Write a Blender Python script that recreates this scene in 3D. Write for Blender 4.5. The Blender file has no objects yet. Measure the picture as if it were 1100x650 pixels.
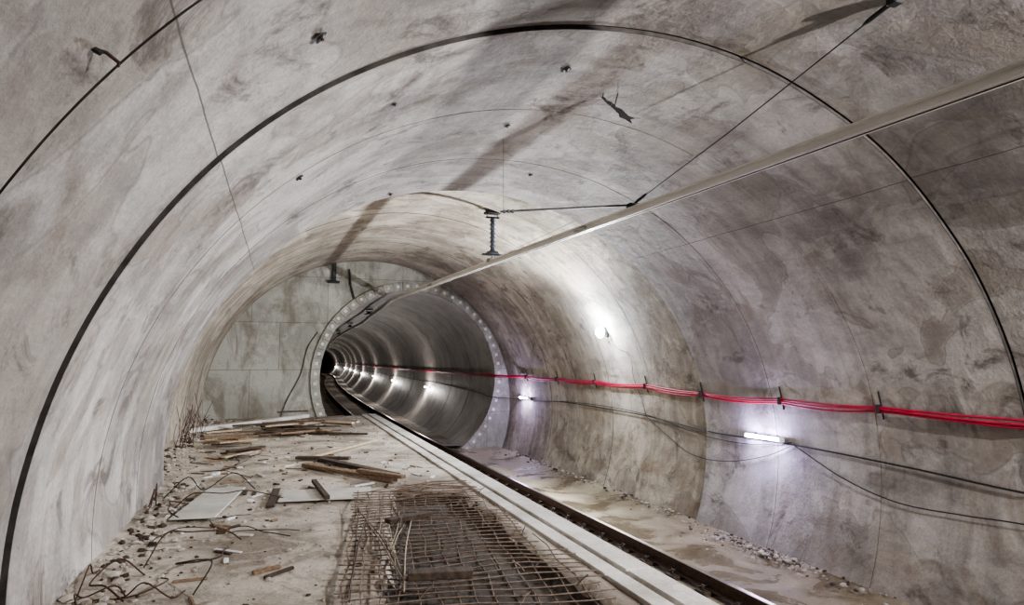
import bpy, math, random
from mathutils import Vector, Matrix, noise
random.seed(7)
SC=bpy.context.scene
COL=bpy.context.collection
SC.view_settings.look='AgX - Medium High Contrast'
SC.view_settings.exposure=-0.12
# ------------------------------------------------------------------ camera
PSI=math.radians(19.6); TH=math.radians(5.06); F=700
cam=bpy.data.cameras.new('camera'); co=bpy.data.objects.new('camera',cam); COL.objects.link(co)
cam.sensor_width=36; cam.lens=F/1100*36; cam.clip_start=0.05; cam.clip_end=500
fw=Vector((math.sin(PSI)*math.cos(TH),math.cos(PSI)*math.cos(TH),math.sin(TH)))
co.location=(0,0,1.8); co.rotation_euler=fw.to_track_quat('-Z','Y').to_euler()
SC.camera=co
# ------------------------------------------------------------------ geometry constants (metres, +Y along tunnel)
EX,EZ,EA,EB=3.1,0.35,4.65,4.38        # main lining ellipse
SX,SA,SB=2.8,4.95,4.75                # widened section before the bulkhead
YS,YB=10.6,22.0
BZ,BR=1.2,2.95                        # bored tunnel
def lerp(a,b,t): return a+(b-a)*t
def interp(tab,v):
    if v<=tab[0][0]:
        (a,b),(c,d)=tab[0],tab[1]; return b+(d-b)*(v-a)/(c-a)
    for (a,b),(c,d) in zip(tab,tab[1:]):
        if v<=c: return b+(d-b)*(v-a)/(c-a)
    return tab[-1][1]
_cx={}
def bore_x(y):
    if y<=YB: return 4.2
    x=4.2; h=0; s=YB
    if y in _cx: return _cx[y]
    while s<y:
        k=1/1000 if s<100 else -1/420
        st=min(.5,y-s); x+=h*st; h+=k*st; s+=st
    _cx[y]=x; return x
def track_x(y):
    if y<=5: return 4.5
    if y<YB: return lerp(4.5,4.2,(y-5)/(YB-5))
    return bore_x(y)
LIP=.04                               # the lining steps in by this much past the wide joint
def wall_x(y,z,off=0.0):
    """inner face of right hand wall at height z"""
    m=EX+EA*math.sqrt(max(0,1-((z-EZ)/EB)**2))
    if y<YS: return m-off-(LIP if y>4.85 else 0)
    m2=SX+SA*math.sqrt(max(0,1-((z-EZ)/SB)**2))
    b=bore_x(y)+math.sqrt(max(0,BR**2-(z-BZ)**2))
    if y<YB-1.6: return m2-off
    if y<YB+.2:
        t=(y-(YB-1.6))/1.8; t=t*t*(3-2*t); return lerp(m2,b,t)-off
    return b-off
# ------------------------------------------------------------------ material helpers
def mat(name):
    m=bpy.data.materials.new(name); m.use_nodes=True
    nt=m.node_tree; return m,nt,nt.nodes['Principled BSDF']
def N(nt,t,**k):
    n=nt.nodes.new(t)
    for a,b in k.items():
        if a.startswith('i_'): n.inputs[a[2:]].default_value=b
        else: setattr(n,a,b)
    return n
def ramp(nt,src,stops):
    r=N(nt,'ShaderNodeValToRGB'); e=r.color_ramp.elements
    while len(e)<len(stops): e.new(.5)
    for i,(p,c) in enumerate(stops):
        e[i].position=p
        if not isinstance(c,tuple): c=(c,c,c)
        e[i].color=(c[0],c[1],c[2],1)
    nt.links.new(src,r.inputs['Fac']); return r.outputs['Color']
def mix(nt,fac,a,b,mode='MIX'):
    n=N(nt,'ShaderNodeMix',data_type='RGBA',blend_type=mode)
    for s,v in ((n.inputs[0],fac),(n.inputs[6],a),(n.inputs[7],b)):
        if hasattr(v,'links'): nt.links.new(v,s)
        elif isinstance(v,(int,float)): s.default_value=v
        else: s.default_value=(v[0],v[1],v[2],1)
    return n.outputs[2]
def math_(nt,op,a,b=0.0,c=None):
    n=N(nt,'ShaderNodeMath',operation=op)
    for i,v in enumerate((a,b,c)):
        if v is None: continue
        if hasattr(v,'links'): nt.links.new(v,n.inputs[i])
        else: n.inputs[i].default_value=v
    return n.outputs[0]
def noise_(nt,vec,scale,detail=5,rough=.55,dist=0.0):
    n=N(nt,'ShaderNodeTexNoise'); n.inputs['Scale'].default_value=scale; n.inputs['Detail'].default_value=detail
    n.inputs['Roughness'].default_value=rough; n.inputs['Distortion'].default_value=dist
    if vec is not None: nt.links.new(vec,n.inputs['Vector'])
    return n.outputs['Fac']
def objco(nt,scale=(1,1,1),out='Object',loc=(0,0,0)):
    t=N(nt,'ShaderNodeTexCoord'); m=N(nt,'ShaderNodeMapping'); m.inputs['Scale'].default_value=scale; m.inputs['Location'].default_value=loc
    nt.links.new(t.outputs[out],m.inputs['Vector']); return m.outputs['Vector']
def bump(nt,p,h,strength=.3,dist=.02):
    b=N(nt,'ShaderNodeBump'); b.inputs['Strength'].default_value=strength; b.inputs['Distance'].default_value=dist
    nt.links.new(h,b.inputs['Height']); nt.links.new(b.outputs['Normal'],p.inputs['Normal'])
def concrete(name,dark,light,stain,stain_amt=.6,rough=.85,uv=False,seams=(),panel=None,big=.45,bmp=.35,patch=.28):
    m,nt,p=mat(name); v=objco(nt)
    n1=noise_(nt,v,big,7,.6,.4)
    c=mix(nt,ramp(nt,n1,[(.38,0.0),(.58,1.0)]),dark,light)
    n2=noise_(nt,v,big*2.3,8,.65,1.2)
    c=mix(nt,math_(nt,'MULTIPLY',ramp(nt,n2,[(.50,0.0),(.66,1.0)]),stain_amt),c,stain)
    n4=noise_(nt,v,1.1,3,.5,2.0)        # skim-coat patches with clear borders
    c=mix(nt,math_(nt,'MULTIPLY',ramp(nt,n4,[(.57,0.0),(.60,1.0)]),patch),c,(min(1,light[0]*1.2),min(1,light[1]*1.2),min(1,light[2]*1.21)))
    n3=noise_(nt,v,26,6,.7)
    c=mix(nt,1.0,c,ramp(nt,n3,[(.3,.78),(.65,1.06)]),'MULTIPLY')
    vo=N(nt,'ShaderNodeTexVoronoi'); vo.inputs['Scale'].default_value=9; nt.links.new(v,vo.inputs['Vector'])
    pit=ramp(nt,vo.outputs['Distance'],[(.03,.45),(.09,1.0)])
    c=mix(nt,.6,c,pit,'MULTIPLY')
    if uv:
        # tide marks: thin irregular darker outlines of dried damp areas
        n5=noise_(nt,objco(nt,(1,1,1),loc=(7,3,1)),.55,3,.5,.8)
        d5=math_(nt,'ABSOLUTE',math_(nt,'SUBTRACT',n5,.54))
        c=mix(nt,math_(nt,'MULTIPLY',ramp(nt,d5,[(.0,1.0),(.010,0.0)]),.45),c,(.14,.115,.09))
        c=mix(nt,math_(nt,'MULTIPLY',ramp(nt,n5,[(.54,0.0),(.56,1.0)]),.48),c,(.25,.215,.175))
        # isolated dark blotches
        n6=noise_(nt,objco(nt,(1,1,1),loc=(2,9,4)),1.5,7,.72,.6)
        c=mix(nt,math_(nt,'MULTIPLY',ramp(nt,n6,[(.56,0.0),(.66,1.0)]),.78),c,(.11,.09,.075))
        # grey drag marks across the lining
        w=objco(nt,(.35,2.6,1),'UV'); st=noise_(nt,w,1.3,5,.6,.3)
        c=mix(nt,.42,c,ramp(nt,st,[(.36,.55),(.56,1.08)]),'MULTIPLY')
        n7=noise_(nt,objco(nt,(1.6,.35,1.6),loc=(5,1,8)),1.2,6,.7,.4)
        c=mix(nt,.4,c,ramp(nt,n7,[(.40,.62),(.52,1.05)]),'MULTIPLY')
        # per-ring tone
        t=N(nt,'ShaderNodeTexCoord'); sp=N(nt,'ShaderNodeSeparateXYZ'); nt.links.new(t.outputs['UV'],sp.inputs[0])
        rg=math_(nt,'FLOOR',math_(nt,'DIVIDE',math_(nt,'SUBTRACT',sp.outputs['Y'],.93),1.96))
        wn=N(nt,'ShaderNodeTexWhiteNoise',noise_dimensions='1D'); nt.links.new(rg,wn.inputs['W'])
        c=mix(nt,1.0,c,ramp(nt,wn.outputs['Value'],[(0,.86),(1,1.08)]),'MULTIPLY')
        # longitudinal formwork seams
        wob=math_(nt,'MULTIPLY',math_(nt,'SUBTRACT',noise_(nt,v,1.5,3),.5),.03)
        for a,wd in seams:
            d=math_(nt,'ABSOLUTE',math_(nt,'ADD',math_(nt,'SUBTRACT',sp.outputs['X'],a),wob))
            c=mix(nt,math_(nt,'MULTIPLY',math_(nt,'LESS_THAN',d,wd),.8),c,(.06,.05,.045))
    if panel:
        t=N(nt,'ShaderNodeTexCoord'); sp=N(nt,'ShaderNodeSeparateXYZ'); nt.links.new(t.outputs['Object'],sp.inputs[0])
        cb=N(nt,'ShaderNodeCombineXYZ'); nt.links.new(sp.outputs['X'],cb.inputs['X']); nt.links.new(sp.outputs['Z'],cb.inputs['Y'])
        br=N(nt,'ShaderNodeTexBrick',offset=.37); br.inputs['Scale'].default_value=1
        br.inputs['Brick Width'].default_value=panel[0]; br.inputs['Row Height'].default_value=panel[1]; br.inputs['Mortar Size'].default_value=.010
        br.inputs['Color1'].default_value=(1,1,1,1); br.inputs['Color2'].default_value=(.88,.88,.88,1); br.inputs['Mortar'].default_value=(.45,.43,.4,1)
        nt.links.new(cb.outputs[0],br.inputs['Vector'])
        c=mix(nt,.9,c,br.outputs['Color'],'MULTIPLY')
        n6=noise_(nt,objco(nt,(1.5,1,.5),loc=(2,9,4)),1.3,7,.72,.6)
        c=mix(nt,math_(nt,'MULTIPLY',ramp(nt,n6,[(.48,0.0),(.62,1.0)]),.7),c,(.15,.13,.10))
    nt.links.new(c,p.inputs['Base Color']); p.inputs['Roughness'].default_value=rough
    h=math_(nt,'ADD',noise_(nt,v,5,8,.62),math_(nt,'MULTIPLY',n3,.35))
    bump(nt,p,h,bmp,.05)
    return m
def simple(name,col,rough=.6,metal=0,var=.25,scale=8,stretch=(1,1,1),b=.15,emit=None):
    m,nt,p=mat(name); v=objco(nt,stretch); n=noise_(nt,v,scale,5,.6)
    d=tuple(x*(1-var) for x in col); l=tuple(min(1,x*(1+var)) for x in col)
    nt.links.new(ramp(nt,n,[(.3,d),(.7,l)]),p.inputs['Base Color'])
    p.inputs['Roughness'].default_value=rough; p.inputs['Metallic'].default_value=metal
    if b: bump(nt,p,n,b,.01)
    if emit:
        p.inputs['Emission Color'].default_value=(*emit[0],1); p.inputs['Emission Strength'].default_value=emit[1]
    return m
SEAM=[(math.radians(139.5)*4.5,.0055),(math.radians(49.5)*4.5,.005)]
M_lin=concrete('lining_concrete',(.26,.24,.228),(.56,.538,.512),(.25,.205,.16),.6,.82,uv=True,seams=SEAM,bmp=.5)
M_sec=concrete('old_lining_concrete',(.30,.265,.205),(.55,.50,.415),(.21,.16,.11),.75,.85,uv=True,seams=[(math.radians(60)*4.5,.01)],big=.6,bmp=.5)
M_bulk=concrete('bulkhead_concrete',(.27,.27,.235),(.42,.42,.375),(.20,.18,.14),.6,.9,panel=(2.3,1.5))
M_bore=concrete('bore_concrete',(.20,.18,.165),(.36,.335,.305),(.16,.125,.095),.6,.5,big=.8,bmp=.15,patch=.1)
M_joint=simple('joint_dirt',(.04,.036,.033),.95,0,.6,7)
M_faint=simple('fine_joint_dirt',(.14,.125,.11),.95,0,.6,6)
M_bjoint=simple('bore_joint_dirt',(.12,.105,.095),.9,0,.4,12)
M_floor=concrete('dusty_floor',(.27,.235,.19),(.58,.535,.465),(.18,.145,.11),.75,.92,big=.8,bmp=.7)
M_soil=simple('dark_soil',(.05,.04,.032),.95,0,.6,14,b=.8)
M_edge=concrete('coping_concrete',(.46,.44,.40),(.66,.64,.60),(.34,.30,.24),.5,.8,big=1.2,bmp=.25)
M_slab=concrete('track_slab_concrete',(.20,.175,.135),(.42,.375,.31),(.14,.11,.075),.7,.75,big=.8,bmp=.4)
M_rust=simple('rusty_steel',(.075,.045,.032),.75,.5,.5,20)
M_rebar=simple('rebar_steel',(.18,.135,.105),.75,.2,.5,30)
M_railtop=simple('worn_rail_steel',(.42,.38,.34),.3,1,.2,10,(1,.1,1))
M_black=simple('black_rubber',(.012,.012,.013),.55)
M_dark=simple('dark_painted_metal',(.03,.03,.032),.5,.4)
M_red=simple('red_cable_sheath',(.50,.02,.065),.5,0,.2,6,b=0)
M_alu=simple('aluminium_conductor',(.78,.76,.72),.5,.1,.10,6,(1,.15,1),b=.05)
M_copper=simple('contact_wire',(.12,.08,.06),.4,.8)
M_wood=simple('timber',(.20,.135,.085),.85,0,.45,5,(6,1,6),b=.5)
M_woodd=simple('old_dark_timber',(.06,.042,.03),.9,0,.5,5,(6,1,6),b=.6)
M_woodl=simple('pale_timber',(.42,.33,.23),.85,0,.3,5,(6,1,6),b=.4)
M_ply=simple('grey_board',(.52,.51,.47),.8,0,.2,3,b=.2)
M_rock=simple('broken_concrete',(.40,.37,.33),.95,0,.4,9,b=.8)
M_white=simple('white_plastic',(.75,.76,.78),.5,0,.1,5)
M_galv=simple('galvanised_steel',(.38,.38,.37),.4,.8,.2,8)
M_led=simple('led_diffuser',(.9,.9,1),.4,0,.02,1,b=0,emit=((.80,.78,1.0),80))
M_ledw=simple('work_lamp_led',(.9,.95,1),.4,0,.02,1,b=0,emit=((.80,.93,1.0),260))
M_ins=simple('insulator_polymer',(.05,.06,.08),.45)
M_straw=simple('dry_straw',(.34,.29,.22),.9,0,.3,12)
def wetmat():
    m,nt,p=mat('wet_gutter'); v=objco(nt)
    n=noise_(nt,v,.9,6,.6,.6)
    c=ramp(nt,n,[(.35,(.12,.095,.055)),(.6,(.36,.31,.22))])
    g=noise_(nt,v,20,6,.7); c=mix(nt,1.0,c,ramp(nt,g,[(.3,.7),(.65,1.1)]),'MULTIPLY')
    nt.links.new(c,p.inputs['Base Color']); nt.links.new(ramp(nt,n,[(.42,.15),(.58,.8)]),p.inputs['Roughness'])
    bump(nt,p,noise_(nt,v,7,6),.4,.03); return m
M_wet=wetmat()
# ------------------------------------------------------------------ mesh builder
class MB:
    def __init__(s): s.v=[];s.f=[];s.m=[];s.sm=[];s.mats=[]
    def mi(s,m):
        if m not in s.mats: s.mats.append(m)
        return s.mats.index(m)
    def add(s,vs,fs,m,smooth=False):
        o=len(s.v); s.v+= [tuple(v) for v in vs]; k=s.mi(m)
        for f in fs: s.f.append(tuple(i+o for i in f)); s.m.append(k); s.sm.append(smooth)
    def box(s,c,size,m,rot=None,bev=0.0,taper=1.0):
        x,y,z=[d/2 for d in size]; R=rot or Matrix.Identity(3); c=Vector(c)
        b=min(bev,x*.9,y*.9,z*.9)
        if b<=0:
            vs=[R@Vector((sx*x*(taper if sz>0 else 1),sy*y*(taper if sz>0 else 1),sz*z))+c for sz in(-1,1) for sy in(-1,1) for sx in(-1,1)]
            s.add(vs,[(0,2,3,1),(4,5,7,6),(0,1,5,4),(2,6,7,3),(0,4,6,2),(1,3,7,5)],m)
        else:
            vs=[]
            for (zz,ins) in((-z,b),(-z+b,0),(z-b,0),(z,b)):
                for (px,py) in((-x+b,-y),(x-b,-y),(x,-y+b),(x,y-b),(x-b,y),(-x+b,y),(-x,y-b),(-x,-y+b)):
                    qx=math.copysign(max(abs(px)-ins,0),px); qy=math.copysign(max(abs(py)-ins,0),py)
                    vs.append(R@Vector((qx,qy,zz))+c)
            fs=[tuple(reversed(range(8))),tuple(range(24,32))]
            for k in range(3):
                for i in range(8):
                    j=(i+1)%8; fs.append((k*8+i,k*8+j,(k+1)*8+j,(k+1)*8+i))
            s.add(vs,fs,m)
    def tube(s,pts,r,m,n=8,cap=True,smooth=True):
        pts=[Vector(p) for p in pts]; L=len(pts)
        rs=r if isinstance(r,(list,tuple)) else [r]*L
        t0=(pts[1]-pts[0]).normalized(); a=Vector((0,0,1)) if abs(t0.z)<.9 else Vector((1,0,0))
        u=t0.cross(a).normalized(); vs=[]
        for i,p in enumerate(pts):
            t=(pts[min(i+1,L-1)]-pts[max(i-1,0)]).normalized()
            u=(u-t*u.dot(t)); u=u.normalized() if u.length>1e-6 else t.orthogonal().normalized()
            w=t.cross(u)
            for k in range(n):
                an=2*math.pi*k/n; vs.append(p+(u*math.cos(an)+w*math.sin(an))*rs[i])
        fs=[]
        for i in range(L-1):
            for k in range(n):
                j=(k+1)%n; fs.append((i*n+k,i*n+j,(i+1)*n+j,(i+1)*n+k))
        s.add(vs,fs,m,smooth)
        if cap:
            s.add(vs[:n],[tuple(reversed(range(n)))],m); s.add(vs[-n:],[tuple(range(n))],m)
    def cyl(s,a,b,r,m,n=16,r2=None): s.tube([a,b],[r,r if r2 is None else r2],m,n)
    def rock(s,c,r,m,flat=.6):
        ph=(1+5**.5)/2
        vs=[(-1,ph,0),(1,ph,0),(-1,-ph,0),(1,-ph,0),(0,-1,ph),(0,1,ph),(0,-1,-ph),(0,1,-ph),(ph,0,-1),(ph,0,1),(-ph,0,-1),(-ph,0,1)]
        fs=[(0,11,5),(0,5,1),(0,1,7),(0,7,10),(0,10,11),(1,5,9),(5,11,4),(11,10,2),(10,7,6),(7,1,8),(3,9,4),(3,4,2),(3,2,6),(3,6,8),(3,8,9),(4,9,5),(2,4,11),(6,2,10),(8,6,7),(9,8,1)]
        e=Matrix.Rotation(random.random()*6,3,'Z')@Matrix.Rotation(random.random()*6,3,'X')
        sx,sy=random.uniform(.7,1.3),random.uniform(.6,1.2); out=[]
        for v in vs:
            q=e@Vector(v).normalized()*random.uniform(.7,1.15)
            out.append(Vector(c)+Vector((q.x*sx*r,q.y*sy*r,q.z*flat*r)))
        s.add(out,fs,m)
    def obj(s,name,parent=None,loc=None):
        me=bpy.data.meshes.new(name)
        me.from_pydata(s.v,[],s.f)
        for m in s.mats: me.materials.append(m)
        me.polygons.foreach_set('material_index',s.m); me.polygons.foreach_set('use_smooth',s.sm); me.update()
        o=bpy.data.objects.new(name,me); COL.objects.link(o)
        if parent: o.parent=parent
        return o
def empty(name,loc=(0,0,0)):
    o=bpy.data.objects.new(name,None); COL.objects.link(o); o.location=loc; return o
def cr(pts,n=6):
    P=[Vector(p) for p in pts]; P=[P[0]*2-P[1]]+P+[P[-1]*2-P[-2]]; out=[]
    for i in range(1,len(P)-2):
        for k in range(n):
            t=k/n; a,b,c,d=P[i-1:i+3]
            out.append(.5*((2*b)+(c-a)*t+(2*a-5*b+4*c-d)*t*t+(3*b-a-3*c+d)*t**3))
    out.append(P[-2]); return out
# ------------------------------------------------------------------ tunnel lining (split into walls and ceiling at the cast seams)
def mkshell(name,strips,prof,a0,a1,na,mats,uvs=4.5):
    V=[];Fc=[];MI=[];UV=[]
    for rows,mi in strips:
        base=len(V)
        for (y,dr) in rows:
            for i in range(na+1):
                an=math.radians(lerp(a0,a1,i/na)); V.append(prof(an,dr,y,mi)); UV.append((an*uvs,y))
        for k in range(len(rows)-1):
            for i in range(na):
                a=base+k*(na+1)+i; Fc.append((a,a+1,a+na+2,a+na+1)); MI.append(mi)
    me=bpy.data.meshes.new(name); me.from_pydata(V,[],Fc)
    for m in mats: me.materials.append(m)
    me.polygons.foreach_set('material_index',MI); me.polygons.foreach_set('use_smooth',[True]*len(Fc))
    uv=me.uv_layers.new(name='UVMap')
    for l in me.loops: uv.data[l.index].uv=UV[l.vertex_index]
    me.update(); o=bpy.data.objects.new(name,me); COL.objects.link(o); return o
def lprof(an,dr,y,mi):
    nz=noise.noise(Vector((math.cos(an)*2.2,y*.45,math.sin(an)*2.2)))*.018
    yw=y+noise.noise(Vector((math.cos(an)*6,y*.15,math.sin(an)*6)))*.016
    r=dr+nz; return (EX+(EA+r)*math.cos(an),yw,EZ+(EB+r)*math.sin(an))
strips=[]
# rings: (y0,y1,radius offset at start,end)
RINGS=[(-6.9,-4.95,0,0),(-4.95,-2.99,.004,0),(-2.99,-1.05,0,0),(-1.05,.92,.003,0),(.92,2.88,.006,.004),(2.88,4.85,-.001,-.002),
       (4.85,6.78,-LIP*.75,-LIP),(6.78,8.72,-LIP-.004,-LIP),(8.72,YS,-LIP-.005,-LIP)]
JW={4.85:.014,2.88:.006}
for q,(j0,j1,r0,r1) in enumerate(RINGS):
    w=JW.get(j1,.002); w0=JW.get(j0,.002)
    strips.append(([(lerp(j0+w0,j1-w,k/7),lerp(r0,r1,k/7)) for k in range(8)],0))
    if j1<YS:
        dp=.05 if w>.005 else r1+.004; nr=RINGS[q+1][2]; mi=1 if w>.005 else 2
        strips.append(([(j1-w,r1),(j1-w*.8,dp),(j1+w*.8,dp),(j1+w,nr)],mi))
        if j1==4.85: strips.append(([(j1+w,nr-.001),(j1+w+.006,nr-.0012)],1))
    else: strips.append(([(j1-w,r1),(j1+.001,.02),(j1+.002,.45)],0))
for nm,a0,a1 in(('wall_right',-30,49),('ceiling',49,140),('wall_left',140,198)):
    mkshell(nm,strips,lprof,a0,a1,int((a1-a0)/1.2),[M_lin,M_joint,M_faint])
strips=[]
for k in range(6):
    y0=YS+k*1.9; y1=YS+(k+1)*1.9
    strips.append(([(lerp(y0+.002,y1-.004,t/4),.006*(k%2)+.004*t/4) for t in range(5)],0))
    strips.append(([(y1-.006,0),(y1-.004,.03),(y1+.003,.03)],1))
mkshell('tunnel_section_wall',strips,lambda a,d,y,mi:(SX+(SA+d)*math.cos(a),y,EZ+(SB+d)*math.sin(a)),-90,270,180,[M_sec,M_faint])
# ------------------------------------------------------------------ bulkhead with round opening
b=MB(); na=120; rows=6; vs=[];fs=[]
for k in range(rows+1):
    for i in range(na):
        an=2*math.pi*i/na; ix,iz=4.2+BR*math.cos(an),BZ+BR*math.sin(an)
        ox,oz=SX+(SA+.1)*math.cos(an),EZ+(SB+.1)*math.sin(an); t=k/rows
        vs.append((lerp(ix,ox,t),YB,lerp(iz,oz,t)))
for k in range(rows):
    for i in range(na):
        j=(i+1)%na; fs.append((k*na+i,k*na+j,(k+1)*na+j,(k+1)*na+i))
b.add(vs,fs,M_bulk); b.obj('wall_back')
# low cast collar round the opening
b=MB(); nb=60
for i in range(nb):
    a0=2*math.pi*(i+.02)/nb; a1=2*math.pi*(i+.98)/nb
    if math.sin((a0+a1)/2)<-.85: continue
    vs=[]
    for yy,g in((YB-.09,.015),(YB+.05,0)):
        for r in(BR+g,BR+.30-g):
            for k in range(3):
                a=lerp(a0,a1,k/2); vs.append((4.2+r*math.cos(a),yy,BZ+r*math.sin(a)))
    fs=[(0,1,4,3),(1,2,5,4),(6,9,10,7),(7,10,11,8),(0,6,7,1),(1,7,8,2),(3,4,10,9),(4,5,11,10),(0,3,9,6),(2,8,11,5)]
    b.add(vs,fs,M_bulk)
    am=(a0+a1)/2
    c=Vector((4.2+(BR+.16)*math.cos(am),YB-.09,BZ+(BR+.16)*math.sin(am))); b.box(c,(.10,.05,.10),M_edge,Matrix.Rotation(-am,3,'Y'),bev=.01)
b.obj('tunnel_portal_collar')
# ------------------------------------------------------------------ bored tunnel beyond
strips=[]; y=YB;k=0
while y<230:
    L=1.5 if y<90 else 3.0
    st=.004*(k%2)
    strips.append(([(y+.006,st),(y+L*.5,st-.002),(y+L-.006,st)],0))
    strips.append(([(y+L-.006,st),(y+L-.004,.02),(y+L+.004,.02),(y+L+.006,.004*((k+1)%2))],1)); y+=L;k+=1
mkshell('bored_tunnel_wall',strips,lambda a,d,y,mi:(bore_x(y)+(BR+d)*math.cos(a),y,BZ+(BR+d)*math.sin(a)),-90,270,120,[M_bore,M_bjoint])
# ------------------------------------------------------------------ platform floor
def hole(x,y):
    l=.78+.17*(y-5.04); r=2.42
    d=min(x-l,r-x,9.15-y,y-2.6)+noise.noise(Vector((x*2.5,y*2.5,3)))*.10
    return max(0,min(1,d/.12))
def floor_h(x,y):
    h=noise.noise(Vector((x*.8,y*.8,0)))*.02+noise.noise(Vector((x*4,y*4,1)))*.008
    wl=max(0,1-(x+1.75)/.7) if y<YS else max(0,1-(x+2.2)/.7)
    h+=wl*wl*(.10+.08*noise.noise(Vector((x*2,y*2,5))))
    return h-.16*hole(x,y)
V=[];Fc=[];MI=[];nx=60
xs=[lerp(-2.3,2.62,i/nx) for i in range(nx+1)]
yy=[];y=-7.0
while y<YB-.01: yy.append(y); y+=.09 if 2<y<14 else .25
yy.append(YB)
for y in yy:
    for x in xs: V.append((x,y,floor_h(x,y)))
for k in range(len(yy)-1):
    for i in range(nx):
        a=k*(nx+1)+i; Fc.append((a,a+1,a+nx+2,a+nx+1)); MI.append(1 if hole((xs[i]+xs[i+1])/2,(yy[k]+yy[k+1])/2)>.3 else 0)
me=bpy.data.meshes.new('floor'); me.from_pydata(V,[],Fc); me.materials.append(M_floor); me.materials.append(M_soil)
me.polygons.foreach_set('material_index',MI); me.polygons.foreach_set('use_smooth',[True]*len(Fc)); me.update()
COL.objects.link(bpy.data.objects.new('floor',me))
b=MB()   # coping: two long strips with a groove, and the vertical face down to the track bed
y=-7.0
while y<YB:
    y1=min(y+2.4,YB); ym=(y+y1)/2; L=y1-y-.012
    b.box((2.685,ym,-.53),(.17,L,1.12),M_edge,bev=.008)
    b.box((2.925,ym,-.515),(.25,L,1.12),M_edge,bev=.01); y=y1
b.box((2.785,7.5,-.56),(.06,29,1.06),M_joint)
b.obj('platform_edge')
# ------------------------------------------------------------------ track bed
TB=-1.12
def path(y0,y1,near=.6,far=2.0):
    out=[];y=y0
    while y<y1: out.append(y); y+=near if y<YB+6 else far
    out.append(y1); return out
b=MB(); P=path(-7,YB); prof=[(-1.5,TB),(.35,TB),(1.12,TB),(1.2,TB-.06),(1.9,TB-.12),(2.5,TB-.12),(3.05,TB-.06)]
vs=[]
for y in P:
    for x,z in prof:
        px=track_x(y)+x; vs.append((px,y,z+noise.noise(Vector((px*1.5,y*1.5,7)))*.012))
np_=len(prof)
slabf=[];wetf=[]
for k in range(len(P)-1):
    for i in range(np_-1):
        a=k*np_+i; (wetf if i>=3 else slabf).append((a,a+1,a+np_+1,a+np_))
b.add([],[],M_slab)
b.v+=vs
for f in slabf: b.f.append(f); b.m.append(b.mi(M_slab)); b.sm.append(False)
for f in wetf: b.f.append(f); b.m.append(b.mi(M_wet)); b.sm.append(True)
P=path(YB,225); vs=[];fs=[]
for y in P:
    for x in(-1.8,1.8): vs.append((bore_x(y)+x,y,TB))
for k in range(len(P)-1): fs.append((2*k,2*k+1,2*k+3,2*k+2))
b.add(vs,fs,M_slab); b.obj('track_bed')
# rails
def rail(name,side):
    b=MB(); P=path(-7,220)
    pr=[(-.075,0),(.075,0),(.075,.012),(.012,.032),(.012,.115),(.036,.13),(.036,.165),(.028,.172),(-.028,.172),(-.036,.165),(-.036,.13),(-.012,.115),(-.012,.032),(-.075,.012)]
    n=len(pr); vs=[];z0=TB+.055
    for y in P:
        for x,z in pr: vs.append((track_x(y)+side*.745+x,y,z0+z))
    f1=[];f2=[]
    for k in range(len(P)-1):
        for i in range(n):
            j=(i+1)%n; f=(k*n+i,k*n+j,(k+1)*n+j,(k+1)*n+i); (f2 if i in(6,7,8) else f1).append(f)
    b.add(vs,f1,M_rust); k=b.mi(M_railtop)
    for f in f2: b.f.append(f); b.m.append(k); b.sm.append(False)
    y=-6.5
    while y<60:
        x=track_x(y)+side*.745
        b.box((x,y,TB+.02),(.36,.20,.07),M_woodd,bev=.01)
        if y<26:
            for s in(-1,1):
                b.tube([(x+s*.15,y-.03,z0),(x+s*.15,y-.03,z0+.05),(x+s*.06,y,z0+.055),(x+s*.06,y+.05,z0+.03),(x+s*.14,y+.06,z0+.02)],.011,M_dark,6)
                b.cyl((x+s*.13,y,z0-.02),(x+s*.13,y,z0+.07),.018,M_rust,6)
        y+=.65
    return b.obj(name)
rail('running_rail',-1); rail('running_rail.001',1)
# ------------------------------------------------------------------ overhead conductor rail
CT=[(-7,5.65),(3,4.9),(13,4.15),(22,3.55),(27,3.65),(34,4.0)]
CZ=[(-7,3.85),(22,3.85),(27,3.74),(200,3.7)]
def cond(y):
    return interp(CT,y) if y<34 else bore_x(y)-.25
pr=[(-.055,.05),(.055,.05),(.055,.04),(.012,.034),(.022,-.02),(.030,-.045),(.030,-.062),(.010,-.062),(.010,-.045),(-.010,-.045),(-.010,-.062),(-.030,-.062),(-.030,-.045),(-.022,-.02),(-.012,.034),(-.055,.04)]
pr=[(x*1.35,z*.90) for x,z in pr]
b=MB(); P=path(-5,120); n=len(pr); vs=[];fs=[]
for y in P:
    for x,z in pr: vs.append((cond(y)+x,y,interp(CZ,y)+z))
for k in range(len(P)-1):
    for i in range(n):
        j=(i+1)%n; fs.append((k*n+i,k*n+j,(k+1)*n+j,(k+1)*n+i))
b.add(vs,fs,M_alu)
b.tube([(cond(y),y,interp(CZ,y)-.057) for y in P],.007,M_copper,6)
for yj in (9.2,17.5):
    b.box((cond(yj),yj,interp(CZ,yj)+.0),(.08,.4,.04),M_galv,bev=.006)
b.obj('overhead_conductor_rail')
def ceil_z(x,y,off=0):
    if y<YS: return EZ+EB*math.sqrt(1-((x-EX)/EA)**2)-off-(LIP if y>4.85 else 0)
    if y<YB: return EZ+SB*math.sqrt(1-((x-SX)/SA)**2)-off
    return BZ+math.sqrt(BR**2-(x-bore_x(y))**2)-off
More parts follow.
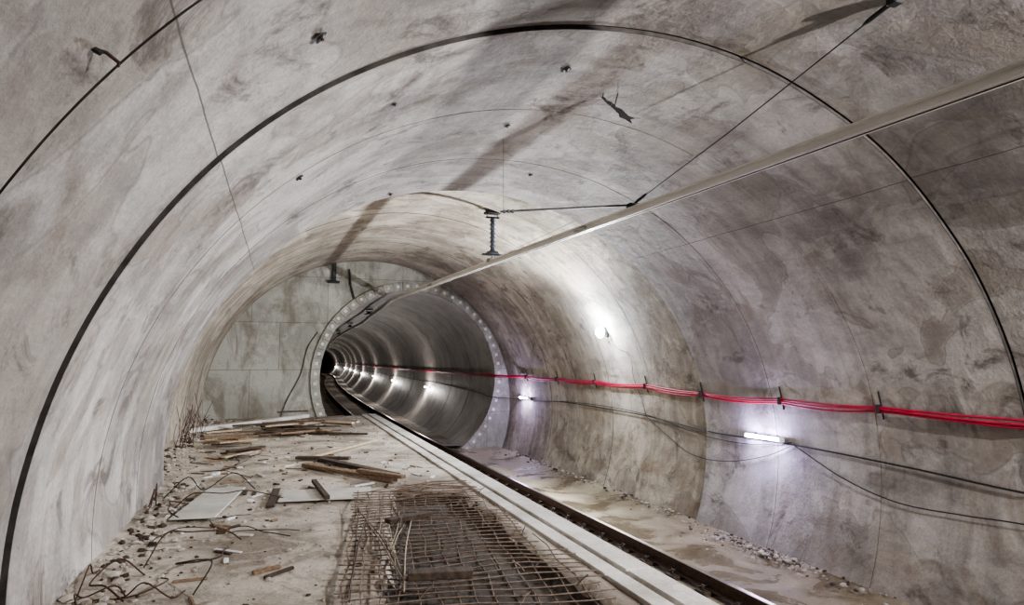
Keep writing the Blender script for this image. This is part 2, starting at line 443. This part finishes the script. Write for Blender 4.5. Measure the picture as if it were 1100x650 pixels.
def hanger(y,name):
    b=MB(); x=cond(y); zc=interp(CZ,y); zt=ceil_z(x,y)
    b.box((x,y,zt-.02),(.34,.2,.05),M_dark,bev=.008)
    for s in(-.12,.12): b.cyl((x+s,y,zt),(x+s,y,zt-.13),.013,M_galv,8)
    b.box((x,y,zt-.12),(.3,.07,.03),M_dark,bev=.005)
    z0=zt-.13; z1=zc+.2
    L=z0-z1; k=8
    b.cyl((x,y,z0),(x,y,z1),.042,M_ins,12)
    for i in range(k):
        zz=z0-L*(i+.5)/k; b.cyl((x,y,zz+.012),(x,y,zz-.012),.055,M_ins,16,r2=.078)
    b.cyl((x,y,z1+.02),(x,y,z1-.03),.12,M_ins,20,r2=.15)
    b.box((x,y,z1-.045),(.46,.1,.03),M_dark,bev=.004)
    b.cyl((x,y,z1-.03),(x,y,zc+.045),.022,M_galv,10)
    b.box((x,y,zc+.06),(.22,.14,.03),M_galv,bev=.004)
    for s in(-1,1): b.box((x+s*.095,y,zc+.035),(.02,.14,.07),M_galv,bev=.003)
    return b.obj(name)
hanger(12.9,'conductor_rail_insulator')
for i,y in enumerate((30,42,54)): hanger(y,'conductor_rail_insulator.%03d'%(i+1))
# cross rod, hanger wire and stay wire
b=MB(); y=7.75; xc=cond(y); zc=3.85+.07
b.cyl((2.62,y+.05,3.70),(xc+.06,y,zc+.02),.013,M_dark,10)
for t in (.02,.05,.08): 
    p=Vector((lerp(2.62,xc,t),y+.05,lerp(3.70,zc,t))); b.cyl(p,p+Vector((.025,0,0)),.024,M_ins,12)
b.tube([(2.66,y+.05,3.71),(2.66,y+.05,ceil_z(2.66,y))],.003,M_rebar,6)
b.box((xc,y,zc),(.19,.12,.05),M_dark,bev=.006)
p0=Vector((xc,y,zc+.03)); p1=Vector((4.35,3.5,ceil_z(4.35,3.5)-.03))
b.tube([p0,p0.lerp(p1,.5)-Vector((0,0,.03)),p1],.006,M_dark,6)
dd=(p1-p0).normalized(); b.tube([p1-dd*.30,p1-dd*.24,p1-dd*.06,p1],[.01,.02,.02,.01],M_dark,10)
b.box(p1,(.09,.09,.07),M_dark,bev=.008)
b.tube([p0,p0+dd*.1,p0+dd*.3,p0+dd*.36],[.012,.02,.02,.01],M_dark,10)
b.obj('stay_wire_assembly')
# ------------------------------------------------------------------ wall cables
def zred(y): return interp([(-7,1.15),(6.64,1.18),(10.5,1.18),(12.6,1.26),(22,1.30),(200,1.3)],y)
BRK=[-4,-1.5,1.0,3.6,6.64,8.48,10.57,12.62,15.1,17.5,20.0]
def sag(y,a=.035):
    for p,q in zip(BRK,BRK[1:]):
        if p<=y<=q: return -a*math.sin(math.pi*(y-p)/(q-p))
    return -a*.5*(1-math.cos(y*2.2))/2
b=MB()
for k in range(3):
    P=[];y=-6.5
    while y<150:
        z=zred(y)+sag(y,.03+.010*k)-.030*k+.006*math.sin(y*1.7+k*2)
        P.append((wall_x(y,z,.05+.010*(k%2)+.005*math.sin(y*2+k)),y,z)); y+=.3 if y<30 else 1.5
    b.tube(P,.0155,M_red,8)
b.obj('red_power_cables')
b=MB()
for y in BRK[3:]:
    z=zred(y)
    P=[(wall_x(y,q,.015),y,q) for q in (z+.20,z+.08,z-.10,z-.17)]; b.tube(P,.012,M_dark,6)
    b.box((wall_x(y,z,.055),y,z-.03),(.09,.035,.12),M_dark,bev=.008)
b.obj('cable_brackets')
def wcable(b,pts,r=.013,mt=None,off=.03):
    C=cr([(0,y,z) for y,z in pts],8)
    b.tube([(wall_x(p.y,p.z,off),p.y,p.z) for p in C],r,mt or M_black,6)
b=MB()
wcable(b,[(120,.75),(60,.75),(33,.72),(24,.6),(22.4,.53),(20,.50),(17.4,.60),(15,.60),(12.8,.57),(10.6,.46),(8.35,.47),(6.3,.42),(4.95,.36),(2,.3),(-3,.4)],.012)
wcable(b,[(17.4,.62),(15,.66),(12.8,.60),(10.8,.38),(9.4,.36),(8.35,.50)],.008,off=.045)
wcable(b,[(12.8,.57),(12.0,.25),(11.1,-.04),(10.0,-.02),(9.0,.20),(8.4,.44)],.008,off=.04)
wcable(b,[(8.3,.46),(7.4,.12),(6.5,-.05),(5.6,-.02),(4.9,.03),(3,.1),(0,.1)],.008,off=.04)
wcable(b,[(13.6,2.38),(13.5,2.1),(13.0,1.9),(13.1,1.4),(12.9,.9),(12.8,.58)],.006,off=.03)
b.obj('black_power_cables')
# ------------------------------------------------------------------ lamps
def light(name,typ,loc,e,col,r=.05,parent=None,**k):
    l=bpy.data.lights.new(name,typ); l.energy=e; l.color=col; l.shadow_soft_size=r
    for a,b_ in k.items(): setattr(l,a,b_)
    o=bpy.data.objects.new(name,l); COL.objects.link(o); o.location=loc
    if parent: o.parent=parent
    return o
def tube_lamp(y,z,name,e,L=.85,tilt=0.03):
    x=wall_x(y,z,0); par=empty(name); b=MB()
    b.box((x-.05,y,z),(.05,L,.07),M_white,bev=.008)
    b.cyl((x-.095,y-L*.46,z+tilt*.3),(x-.095,y+L*.46,z-tilt*.3),.026,M_led,14)
    for s in(-1,1): b.box((x-.085,y+s*L*.48,z),(.08,.04,.075),M_white,bev=.006)
    for s in(-1,1): b.box((x-.02,y+s*L*.3,z),(.06,.04,.10),M_dark,bev=.004)
    b.obj('fixture',par)
    for s in(-.25,.25): light('lamp_light','POINT',(x-.18,y+s*L,z),e/2,(.60,.52,1.0),.04,par)
tube_lamp(8.95,.52,'led_tube_lamp',75); tube_lamp(20.3,.56,'led_tube_lamp.001',110)
for i,(y,e) in enumerate(((32.5,120),(44,130),(56,150),(69,170),(83,190),(100,220),(120,240),(142,260))):
    z=.45; x=wall_x(y,z,0); par=empty('led_tube_lamp.%03d'%(i+2)); b=MB()
    b.box((x-.05,y,z),(.05,.85,.07),M_white,bev=.008); b.cyl((x-.095,y-.4,z),(x-.095,y+.4,z),.022,M_led,10)
    b.obj('fixture',par); light('lamp_light','POINT',(x-.26,y,z),e,(1,.94,.88),.06,par)
# round work lamp
par=empty('work_lamp'); y,z=13.7,2.46; x=wall_x(y,z,0); b=MB()
b.box((x-.03,y,z),(.05,.16,.22),M_dark,bev=.01)
b.cyl((x-.04,y,z),(x-.16,y-.03,z+.0),.02,M_galv,10)
b.cyl((x-.11,y-.02,z),(x-.17,y-.05,z-.01),.05,M_dark,20,r2=.10)
b.tube([(x-.165,y-.05,z-.01),(x-.19,y-.06,z-.01),(x-.23,y-.075,z-.01),(x-.255,y-.085,z-.01)],[.10,.13,.11,.02],M_ledw,20)
b.obj('fixture',par)
o=light('lamp_light','SPOT',(x-.34,y-.12,z),2350,(.96,.97,1.0),.06,par,spot_size=math.radians(172),spot_blend=.45)
o.rotation_euler=Vector((-1,-.05,-.08)).to_track_quat('-Z','Y').to_euler()
light('lamp_spill','POINT',(x-.48,y-.14,z),280,(.78,.84,1.0),.06,par)
# site floodlight fixed under the vault beside the camera
par=empty('site_floodlight'); b=MB(); fx,fy,fz=6.12,-.6,3.60
b.box((fx+.06,fy-.26,fz-.12),(.26,.10,.18),M_dark,Matrix.Rotation(math.radians(48),3,'Z'),bev=.02)
b.obj('fixture',par)
o=light('flood_light','SPOT',(fx,fy,fz),4600,(1,.955,.94),.015,par,spot_size=math.radians(118),spot_blend=1.0)
o.rotation_euler=(Vector((1.3,12,3.3))-Vector((fx,fy,fz))).to_track_quat('-Z','Y').to_euler()
# ------------------------------------------------------------------ ceiling holes and fittings
def onl(an,y,off=0):
    a=math.radians(an); off=off+(LIP if y>4.85 else 0); return Vector((EX+(EA-off)*math.cos(a),y,EZ+(EB-off)*math.sin(a)))
def nrm(an):
    a=math.radians(an); return Vector((-math.cos(a)/EA,0,-math.sin(a)/EB)).normalized()
def grout(an,y,r,name):
    b=MB(); c=onl(an,y,-.005); n=nrm(an); t=Vector((0,1,0)); s=n.cross(t)
    for q in range(2):
        vs=[];k=14
        for i in range(k):
            rr=r*(1 if q==0 else .55)*random.uniform(.75,1.25); a=2*math.pi*i/k
            vs.append(c+(t*math.cos(a)*1.25+s*math.sin(a)*.8)*rr+n*(.016+.008*q))
        vs.append(c+n*(.018+.012*q)); b.add(vs,[(i,(i+1)%k,k) for i in range(k)],M_joint if q==0 else M_black)
    b.cyl(c,c+n*.04,r*.2,M_rust,8)
    b.obj(name)
for i,(a,y,r) in enumerate(((129,3.95,.055),(96.5,5.65,.065),(97,7.3,.045),(130,6.9,.06),(109,10.3,.05),(118,5.9,.03),(141,1.6,.05),(84,9.2,.04))):
    grout(a,y,r,'grout_hole' if i==0 else 'grout_hole.%03d'%i)
b=MB(); c=onl(144,2.65); n=nrm(144)
b.tube([c,c+n*.03+Vector((.01,.01,.015)),c+n*.045+Vector((.035,.025,0)),c+n*.02+Vector((.05,.04,-.025))],.007,M_rust,6)
b.rock(c+n*.01,.025,M_joint)
b.obj('rusty_hook')
# torn metal lath hanging from vault
b=MB(); c=onl(87,6.1,-.01)
def tp(u,w,q=0): return c+Vector((-.12,.05,-.03))+Vector((.38,-.20,-.42))*u+Vector((.6,.2,.3))*w+Vector((0,.012*q,0))
pts=[(0,0),(.05,.05),(.14,.04),(.20,.09),(.34,.06),(.42,.12),(.62,.10),(.72,.20),(.70,.06),(.80,.0),(.66,-.03),(.58,-.10),(.50,-.03),(.30,-.02),(.16,-.03)]
vs=[]
for q in(0,1):
    for u,w in pts: vs.append(tp(u*.95,w*.9,q))
k=len(pts); b.add(vs,[tuple(range(k)),tuple(range(2*k-1,k-1,-1))]+[(i,(i+1)%k,k+(i+1)%k,k+i) for i in range(k)],M_dark)
for i in range(10):
    p=Vector(vs[random.randrange(k)]); b.tube([p,p+Vector((random.uniform(-.05,.06),random.uniform(-.04,.04),random.uniform(-.06,.03)))],.004,M_rebar,5)
b.tube([c+Vector((-.10,.03,.02)),tp(.02,.02)],.007,M_rust,6); b.tube([c+Vector((.05,-.03,.02)),tp(.3,.03)],.007,M_rust,6)
b.obj('torn_metal_lath')
# ------------------------------------------------------------------ bulkhead fittings and crack line
b=MB(); b.box((1.62,YB-.08,4.68),(.12,.1,.6),M_dark,bev=.01); b.box((1.62,YB-.1,4.35),(.35,.12,.08),M_dark,bev=.01)
b.tube([(2.1,YB-.05,4.8),(2.15,YB-.06,4.3),(2.3,YB-.06,3.75)],.03,M_dark,8); b.obj('pipe_stub')
b=MB(); b.tube(cr([(1.15,YB-.03,2.7),(.85,YB-.03,2.2),(.7,YB-.03,1.5),(.55,YB-.03,1.1),(.25,YB-.04,.5),(.1,YB-.05,.02)]),.014,M_black,6); b.obj('bulkhead_crack')  # thin dark tube added to stand for a crack in the bulkhead
# ------------------------------------------------------------------ debris
def gz(x,y): return floor_h(x,y)
def board(b,p,q,w,t,m,z=None,roll=0,lift=0):
    p=Vector((p[0],p[1],(gz(*p) if z is None else z)+lift)); q=Vector((q[0],q[1],(gz(*q) if z is None else z)+lift))
    d=q-p; R=d.to_track_quat('Y','Z').to_matrix()@Matrix.Rotation(roll,3,'Y')
    b.box((p+q)/2+Vector((0,0,t/2)),(w,d.length,t),m,R,bev=min(.006,t*.3))
b=MB(); board(b,(-.86,8.2),(-.62,9.95),.48,.018,M_ply,z=.035); b.obj('plywood_board')
b=MB(); board(b,(.08,9.15),(1.2,9.0),.70,.02,M_ply,z=.035); b.obj('plywood_board.001')
b=MB(); board(b,(.52,9.9),(.62,8.65),.07,.05,M_woodd,z=.058); b.obj('timber_batten')
b=MB(); board(b,(-.05,8.6),(.02,9.7),.10,.03,M_woodd,z=.02); b.obj('timber_batten.001')
b=MB(); board(b,(.45,11.7),(1.65,9.75),.12,.06,M_wood,z=.015); b.obj('timber_beam')
b=MB(); board(b,(.75,12.3),(1.75,10.2),.14,.05,M_woodd,z=.02); board(b,(1.2,10.4),(1.75,9.6),.10,.05,M_wood,z=.09); b.obj('timber_beam.001')
b=MB(); board(b,(.35,12.6),(1.25,12.2),.14,.05,M_woodd,z=.02); b.obj('timber_beam.002')
b=MB(); board(b,(.62,12.6),(2.1,14.8),.07,.04,M_woodl,z=.02); b.obj('timber_batten.002')
b=MB(); board(b,(-2.05,17.6),(.87,21.2),.16,.10,M_edge,z=.05); b.obj('concrete_kerb_strip')
b=MB()
for i in range(9):
    a=random.uniform(-.6,.6); x=-.95+random.uniform(-.25,.25); y=15.2+random.uniform(-.5,.5)
    board(b,(x-.4*math.cos(a),y-.4*math.sin(a)),(x+.4*math.cos(a),y+.4*math.sin(a)),.1,.03,random.choice([M_wood,M_woodl,M_wood]),z=.02+.028*i)
b.obj('plank_pile')
b=MB()
for i in range(6):
    a=random.uniform(.6,1.5); x=-.62+random.uniform(-.12,.12); y=13.3+random.uniform(-.3,.3)
    board(b,(x-.4*math.cos(a),y-.4*math.sin(a)),(x+.4*math.cos(a),y+.4*math.sin(a)),.1,.03,random.choice([M_woodd,M_woodl,M_wood]),z=.02+.028*i)
b.obj('plank_pile.001')
b=MB()
for i in range(26):
    a=random.uniform(-.9,.9); L=random.uniform(.3,.9); x=.35+random.uniform(-.9,1.0); y=17.6+random.uniform(-1.3,1.3)
    zz=.02+.02*i*(random.random())
    board(b,(x-L*math.cos(a),y-L*math.sin(a)),(x+L*math.cos(a),y+L*math.sin(a)),random.uniform(.05,.14),.04,random.choice([M_woodd,M_woodd,M_wood,M_woodl]),z=zz)
b.obj('timber_heap')
b=MB()
for i in range(150):   # scattered offcuts
    x=random.uniform(-1.3,2.3); y=random.choice([random.uniform(5,12),random.uniform(9,20)])
    if hole(x,y)>0 or (y<9.5 and x>.2): continue
    a=random.uniform(0,3.14); L=random.uniform(.04,.2)
    board(b,(x-L*math.cos(a),y-L*math.sin(a)),(x+L*math.cos(a),y+L*math.sin(a)),random.uniform(.02,.06),random.uniform(.01,.03),random.choice([M_woodd,M_wood,M_woodl,M_woodd,M_ply,M_white]),lift=.0)
b.obj('timber_offcuts')
b=MB()
for (x,y,r) in((-1.15,8.5,.05),(-.28,9.08,.06),(-.91,11.45,.09),(.15,12.9,.04),(-.6,11.9,.05),(-1.1,10.5,.05),(-.35,10.6,.04)):
    for j in range(2): b.rock((x+random.uniform(-.04,.04),y,gz(x,y)+.02),r,M_white,.4)
b.obj('paper_scraps')
# rubble
b=MB()
for i in range(2600):
    y=random.uniform(3.2,21.5); lx=-1.43 if y<YS else -2.0
    u=random.random()
    if u<.6: x=lx+abs(random.gauss(0,.38))
    else: x=random.uniform(lx,2.5)
    if x<lx or hole(x,y)>.1: continue
    r=random.choice([.012,.018,.025,.035])*random.uniform(.7,1.5)*(1.3 if x<lx+.35 else .75)
    b.rock((x,y,gz(x,y)+r*.25),r,random.choice([M_rock,M_rock,M_floor,M_woodd]))
b.obj('rubble')
b=MB()
for i in range(750):
    y=random.uniform(3.5,20.5)
    if random.random()<.4: y=random.gauss(8.6,.6)
    r=random.choice([.015,.025,.04])*random.uniform(.5,1.3); x=wall_x(y,TB)-.03-r-abs(random.gauss(0,.26))
    b.rock((x,y,TB-.06+r*.3),r,random.choice([M_rock,M_rock,M_slab,M_soil]))
b.obj('gutter_rubble')
# reinforcement mesh
b=MB(); ang=math.radians(9)
def mp(u,v,k=0): 
    x=1.42+u*math.cos(ang)+(v-6)*math.sin(ang)*.9; y=6+(v-6)*math.cos(ang)-u*math.sin(ang)
    return Vector((x,y,.055+.012*k+.03*noise.noise(Vector((x*1.3,y*1.1,2)))))
u=-.8
while u<1.15:
    v1=8.9-random.uniform(0,.4) if u>.35 else 8.9+random.uniform(-.3,.25)
    P=[mp(u+.02*math.sin(t*3+u*9),lerp(2.4,v1,t/14)) for t in range(15)]
    P=[p for p in P if p.x<2.58]
    if len(P)>2: b.tube(P,.0065,M_rebar,5)
    u+=.14
v=2.5
while v<8.9:
    P=[mp(lerp(-.8-random.uniform(0,.08),1.2+random.uniform(-.05,.05),t/8),v+.03*math.sin(t+v*5),1) for t in range(9)]
    P=[p for p in P if p.x<2.58]
    if len(P)>2: b.tube(P,.0065,M_rebar,5)
    v+=.14
for i in range(26):
    p=mp(random.uniform(-.8,1.0),random.uniform(4,8.8)); a=random.uniform(0,6.28)
    b.tube([p,p+Vector((math.cos(a)*.04,math.sin(a)*.04,.05)),p+Vector((math.cos(a)*.1,math.sin(a)*.1,random.uniform(.05,.12)))],.005,M_rebar,5)
b.obj('rebar_mesh')
b=MB(); board(b,(1.0,5.25),(1.5,5.15),.13,.06,M_woodd,z=.09); b.obj('timber_offcut')
b=MB(); board(b,(1.12,7.05),(1.62,7.25),.12,.05,M_woodd,z=.09); b.obj('timber_offcut.001')
b=MB()
for i in range(15):
    x0=.72+random.uniform(-.2,.3); y0=5.0+random.uniform(-.2,1.4); x1=1.1+random.uniform(-.25,.3); y1=7.6+random.uniform(-.6,1.0)
    P=cr([(x0,y0,.07+random.uniform(0,.02)),((x0+x1)/2+random.uniform(-.06,.06),(y0+y1)/2,.08+random.uniform(0,.03)),(x1,y1,.07+random.uniform(0,.04))],5)
    b.tube(P,random.choice([.004,.005,.007]),random.choice([M_straw,M_straw,M_rebar,M_rust]),5)
for i in range(12):
    x0=1.1+random.uniform(0,.5); y0=8.6+random.uniform(-.5,.4); a=random.uniform(-.3,.5)
    b.tube([(x0,y0,.09),(x0+.9*math.cos(a)*.6,y0+.5*math.sin(a),.12),(min(2.56,x0+1.1*math.cos(a)),y0+.9*math.sin(a)-.1,.10)],.006,M_rebar,5)
b.obj('loose_rebar_rods')
def wires(name,cx,cy,n,s,r=.008,h=.25):
    b=MB()
    for i in range(n):
        a=random.uniform(0,6.28); p=Vector((cx+random.uniform(-.25,.25)*s,cy+random.uniform(-.3,.3)*s,0)); p.z=gz(p.x,p.y)+.015; P=[p.copy()]
        for j in range(4):
            a+=random.uniform(-1.1,1.1); p=p+Vector((math.cos(a),math.sin(a),0))*random.uniform(.15,.35)*s
            p.x=max(p.x,-1.36); P.append(Vector((p.x,p.y,gz(p.x,p.y)+random.uniform(.02,h)*(1 if j<3 else .2))))
        b.tube(cr(P,6),r,random.choice([M_rust,M_black,M_rust]),6)
    b.obj(name)
wires('bent_rebar_wire',-1.1,9.2,5,1.3,.007,.28)
wires('bent_rebar_wire.001',-.9,6.5,4,1.0,.007,.22)
wires('bent_rebar_wire.002',-1.2,5.9,4,.7,.006,.18)
wires('bent_rebar_wire.003',-.5,7.6,4,.9,.005,.06)
wires('bent_rebar_wire.004',-.7,12.4,5,1.4,.006,.12)
b=MB()
for i in range(22):
    x=-1.85+random.uniform(-.1,.2); y=15.4+random.uniform(-.9,1.6); h=random.uniform(.4,1.1)
    b.tube(cr([(x,y,.0),(x+random.uniform(-.05,.1),y+random.uniform(-.1,.1),h*.5),(max(-1.95,x+random.uniform(-.1,.25)),y+random.uniform(-.3,.3),h)],4),.006,M_rust,5)
b.obj('starter_bar_bundle')
# ------------------------------------------------------------------ world
w=bpy.data.worlds.new('world'); SC.world=w; w.use_nodes=True
w.node_tree.nodes['Background'].inputs[0].default_value=(.8,.85,1,1); w.node_tree.nodes['Background'].inputs[1].default_value=.01
